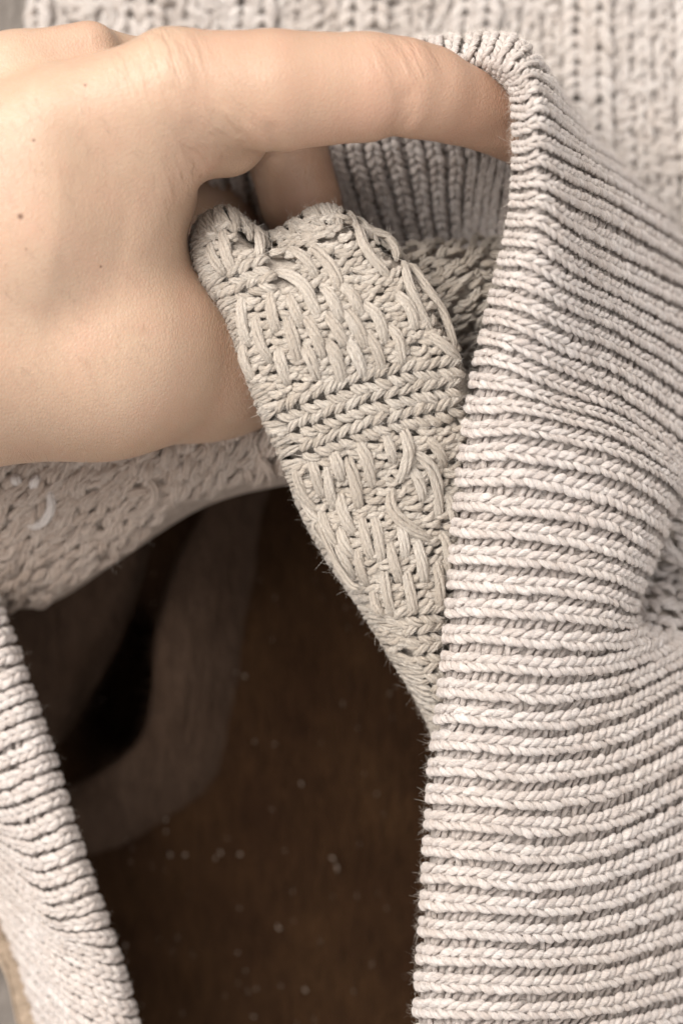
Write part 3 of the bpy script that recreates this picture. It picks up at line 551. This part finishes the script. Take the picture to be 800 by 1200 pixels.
# creases of the skin: grooves along pixel polylines on the camera-facing side
PXx = X / ((ZF + D - Z) / D / S) + 400; PXy = 600 - Y / ((ZF + D - Z) / D / S)
def groove(pts, w, depth):
    global H
    d = None
    for (x0, y0), (x1, y1) in zip(pts[:-1], pts[1:]):
        L2 = (x1 - x0) ** 2 + (y1 - y0) ** 2; t = np.clip(((PXx - x0) * (x1 - x0) + (PXy - y0) * (y1 - y0)) / L2, 0, 1); c = (PXx - x0 - t * (x1 - x0)) ** 2 + (PXy - y0 - t * (y1 - y0)) ** 2; d = c if d is None else np.minimum(d, c)
    H = H + (depth * np.exp(-d / (2 * w * w))).astype(np.float32)
groove([(476, 112), (474, 135), (462, 158), (455, 172)], 7, .55)                 # finger joint
groove([(318, 150), (323, 165), (321, 182)], 5, .5)                              # finger base
groove([(245, 140), (280, 155), (300, 180), (305, 200)], 5, .15)
groove([(215, 150), (232, 190), (236, 230), (232, 270)], 5, .18)
groove([(200, 190), (215, 230), (222, 280)], 5, .15)
groove([(-10, 100), (60, 78), (150, 46)], 14, .5)
groove([(545, 165), (575, 160), (606, 150)], 9, .35)
# surface nets
s = H < 0; n0, n1, n2 = s.shape
cells = np.zeros((n0 - 1, n1 - 1, n2 - 1), np.uint8); 
for i in (0, 1):
    for j in (0, 1):
        for k in (0, 1): cells += s[i:n0 - 1 + i, j:n1 - 1 + j, k:n2 - 1 + k]
act = (cells > 0) & (cells < 8); ci = np.argwhere(act); vid = np.full(act.shape, -1, np.int64); vid[act] = np.arange(len(ci))
acc = np.zeros((len(ci), 3)); cnt = np.zeros(len(ci))
cor = [(i, j, k) for i in (0, 1) for j in (0, 1) for k in (0, 1)]
for a_ in cor:
    for e in range(3):
        if a_[e] == 0:
            b2 = list(a_); b2[e] = 1; va = H[ci[:, 0] + a_[0], ci[:, 1] + a_[1], ci[:, 2] + a_[2]]; vb = H[ci[:, 0] + b2[0], ci[:, 1] + b2[1], ci[:, 2] + b2[2]]
            cr = (va < 0) != (vb < 0); t = np.where(cr, va / np.where(va == vb, 1, va - vb), 0); p = np.array(a_, float)[None].repeat(len(ci), 0); p[:, e] = t; acc += np.where(cr[:, None], p, 0); cnt += cr
HV = lo + (ci + acc / cnt[:, None]) * vox
HF = []
for e in range(3):
    o1, o2 = (e + 1) % 3, (e + 2) % 3; sl0 = [slice(None)] * 3; sl1 = [slice(None)] * 3; sl0[e] = slice(0, -1); sl1[e] = slice(1, None)
    g = np.argwhere(s[tuple(sl0)] != s[tuple(sl1)]); g = g[(g[:, o1] > 0) & (g[:, o2] > 0) & (g[:, o1] < s.shape[o1] - 1) & (g[:, o2] < s.shape[o2] - 1)]
    inside = s[g[:, 0], g[:, 1], g[:, 2]]
    def q(d1, d2): h = g.copy(); h[:, o1] -= d1; h[:, o2] -= d2; return vid[h[:, 0], h[:, 1], h[:, 2]]
    f = np.stack([q(1, 1), q(0, 1), q(0, 0), q(1, 0)], 1); f[~inside] = f[~inside][:, ::-1]; HF.append(f)
HF = np.concatenate(HF); HF = HF[(HF >= 0).all(1)]
for _ in range(4):                                                               # relax
    sm = np.zeros_like(HV); ct = np.zeros(len(HV))
    for a_, b_ in ((0, 1), (1, 2), (2, 3), (3, 0)):
        np.add.at(sm, HF[:, a_], HV[HF[:, b_]]); np.add.at(sm, HF[:, b_], HV[HF[:, a_]]); np.add.at(ct, HF[:, a_], 1); np.add.at(ct, HF[:, b_], 1)
    HV = .45 * HV + .55 * sm / np.maximum(ct, 1)[:, None]
del X, Y, Z, PXx, PXy

def skin():
    m, nt, b = new_mat('skin'); tc = nt.nodes.new('ShaderNodeTexCoord'); ob = tc.outputs['Object']
    big = noise(nt, ob, 45, 3); mid = noise(nt, ob, 260, 4); 
    c = mixc(nt, ramp(nt, big, .35, .65), (.388, .256, .173), (.434, .296, .205))
    c = mixc(nt, ramp(nt, mid, .4, .75, 0, .35), c, (.36, .218, .145))
    sx = nt.nodes.new('ShaderNodeSeparateXYZ'); nt.links.new(ob, sx.inputs[0])
    # fingers are ruddier than the back of the hand
    c = mixc(nt, ramp(nt, sx.outputs[0], -.028, .03, 0, .75), c, (.385, .215, .142))
    red = noise(nt, ob, 85, 2); c = mixc(nt, ramp(nt, red, .45, .7, 0, .3), c, (.43, .225, .155))
    v0 = nt.nodes.new('ShaderNodeTexVoronoi'); v0.inputs['Scale'].default_value = 85; nt.links.new(ob, v0.inputs['Vector'])
    frk = ramp(nt, v0.outputs['Distance'], .03, .075, 1, 0); 
    sel = ramp(nt, noise(nt, ob, 110, 1), .60, .64, 0, .5)
    mul = nt.nodes.new('ShaderNodeMath'); mul.operation = 'MULTIPLY'; nt.links.new(frk, mul.inputs[0]); nt.links.new(sel, mul.inputs[1])
    c = mixc(nt, mul.outputs[0], c, (.2, .10, .055))
    def near(p, r0, r1):
        vm = nt.nodes.new('ShaderNodeVectorMath'); vm.operation = 'DISTANCE'; nt.links.new(ob, vm.inputs[0]); vm.inputs[1].default_value = tuple(np.array(p) * MM); return ramp(nt, vm.outputs['Value'], r0 * MM, r1 * MM, 1, 0)
    def on_skin(x, y):
        q = to_px(HV); j = (((q - [x, y]) ** 2).sum(1) - 8 * HV[:, 2]).argmin(); return HV[j]
    for x, y, r in ((25, 252, .55), (41, 166, .32), (101, 98, .3), (118, 314, .28), (30, 292, .2)):
        c = mixc(nt, near(on_skin(x, y), r * .35, r), c, (.12, .055, .028))
    nt.links.new(c, b.inputs['Base Color'])
    b.inputs['Roughness'].default_value = .46; b.inputs['Specular IOR Level'].default_value = .5
    b.inputs['Subsurface Weight'].default_value = .24; b.inputs['Subsurface Radius'].default_value = (1.0, .4, .22); b.inputs['Subsurface Scale'].default_value = .0022
    mp = nt.nodes.new('ShaderNodeMapping'); mp.inputs['Rotation'].default_value = (0, 0, .5); mp.inputs['Scale'].default_value = (1.5, .8, 1); nt.links.new(ob, mp.inputs[0])
    vo = nt.nodes.new('ShaderNodeTexVoronoi'); vo.feature = 'DISTANCE_TO_EDGE'; vo.inputs['Scale'].default_value = 1500; vo.inputs['Randomness'].default_value = 1; nt.links.new(mp.outputs[0], vo.inputs['Vector'])
    mp2 = nt.nodes.new('ShaderNodeMapping'); mp2.inputs['Rotation'].default_value = (0, 0, -.45); mp2.inputs['Scale'].default_value = (900, 130, 400); nt.links.new(ob, mp2.inputs[0])
    wr = noise(nt, mp2.outputs[0], 1, 3); fine = noise(nt, ob, 3500, 2)
    n1 = bump(nt, ramp(nt, vo.outputs['Distance'], 0, .25), .25, .00022); n2 = bump(nt, wr, .13, .00045, n1); n3 = bump(nt, fine, .3, .00012, n2); n4 = bump(nt, mid, .035, .0005, n3)
    def wrinkles(x, y, rad, rot, freq, amount, prev):
        mpw = nt.nodes.new('ShaderNodeMapping'); mpw.vector_type = 'TEXTURE'; mpw.inputs['Rotation'].default_value = (0, 0, rot); mpw.inputs['Scale'].default_value = (1 / freq, 7 / freq, 3 / freq); nt.links.new(ob, mpw.inputs[0])
        w = ramp(nt, noise(nt, mpw.outputs[0], 1, 2, .5), .42, .62); k_ = nt.nodes.new('ShaderNodeMath'); k_.operation = 'MULTIPLY'; nt.links.new(w, k_.inputs[0]); nt.links.new(near(on_skin(x, y), rad * .35, rad), k_.inputs[1])
        return bump(nt, k_.outputs[0], amount, .0006, prev)
    n4 = wrinkles(262, 160, 11, .75, 620, .36, n4); n4 = wrinkles(215, 225, 8, .35, 620, .34, n4)
    n4 = wrinkles(185, 62, 9, .35, 800, .4, n4); n4 = wrinkles(475, 70, 7, .45, 800, .34, n4); n4 = wrinkles(470, 140, 5, -.3, 600, .25, n4)
    nt.links.new(n4, b.inputs['Normal']); return m
hand = None
mb = MB(); mb.add(HV, HF); hand = mb.build('hand', skin())
hand['label'] = 'bare hand gripping the knitted panel, index finger hooked under the ribbed band'; hand['category'] = 'hand'
# fine hairs on the back of the hand
nrm = np.empty(len(hand.data.vertices) * 3, np.float32); hand.data.vertices.foreach_get('normal', nrm); nrm = nrm.reshape(-1, 3)
pxy = to_px(HV); ok = (nrm[:, 2] > .3) & (pxy[:, 0] > -20) & (pxy[:, 0] < 170) & (pxy[:, 1] > 110) & (pxy[:, 1] < 540) & (HV[:, 2] > 55)
m, nt, b = new_mat('fine_hair'); b.inputs['Base Color'].default_value = (.22, .14, .09, 1)
kk = np.where(ok)[0]
if len(kk):
    n = 260; j = rng.choice(kk, n); t = np.linspace(0, 1, 6); d = unit(np.stack([rng.normal(.5, .3, n), rng.normal(-.8, .3, n), np.full(n, .1)], 1)); ln = rng.uniform(1.0, 2.8, n)
    C = HV[j][:, None] + (d * ln[:, None])[:, None] * t[None, :, None] + nrm[j][:, None] * (.5 * np.sin(t * 2.4))[None, :, None]
    mb = MB(); sweep(mb, C, np.full((n, 6), .026) * (1 - .7 * t), nrm[j][:, None], 3); mb.build('fine_hair', m, hand, kind='stuff')
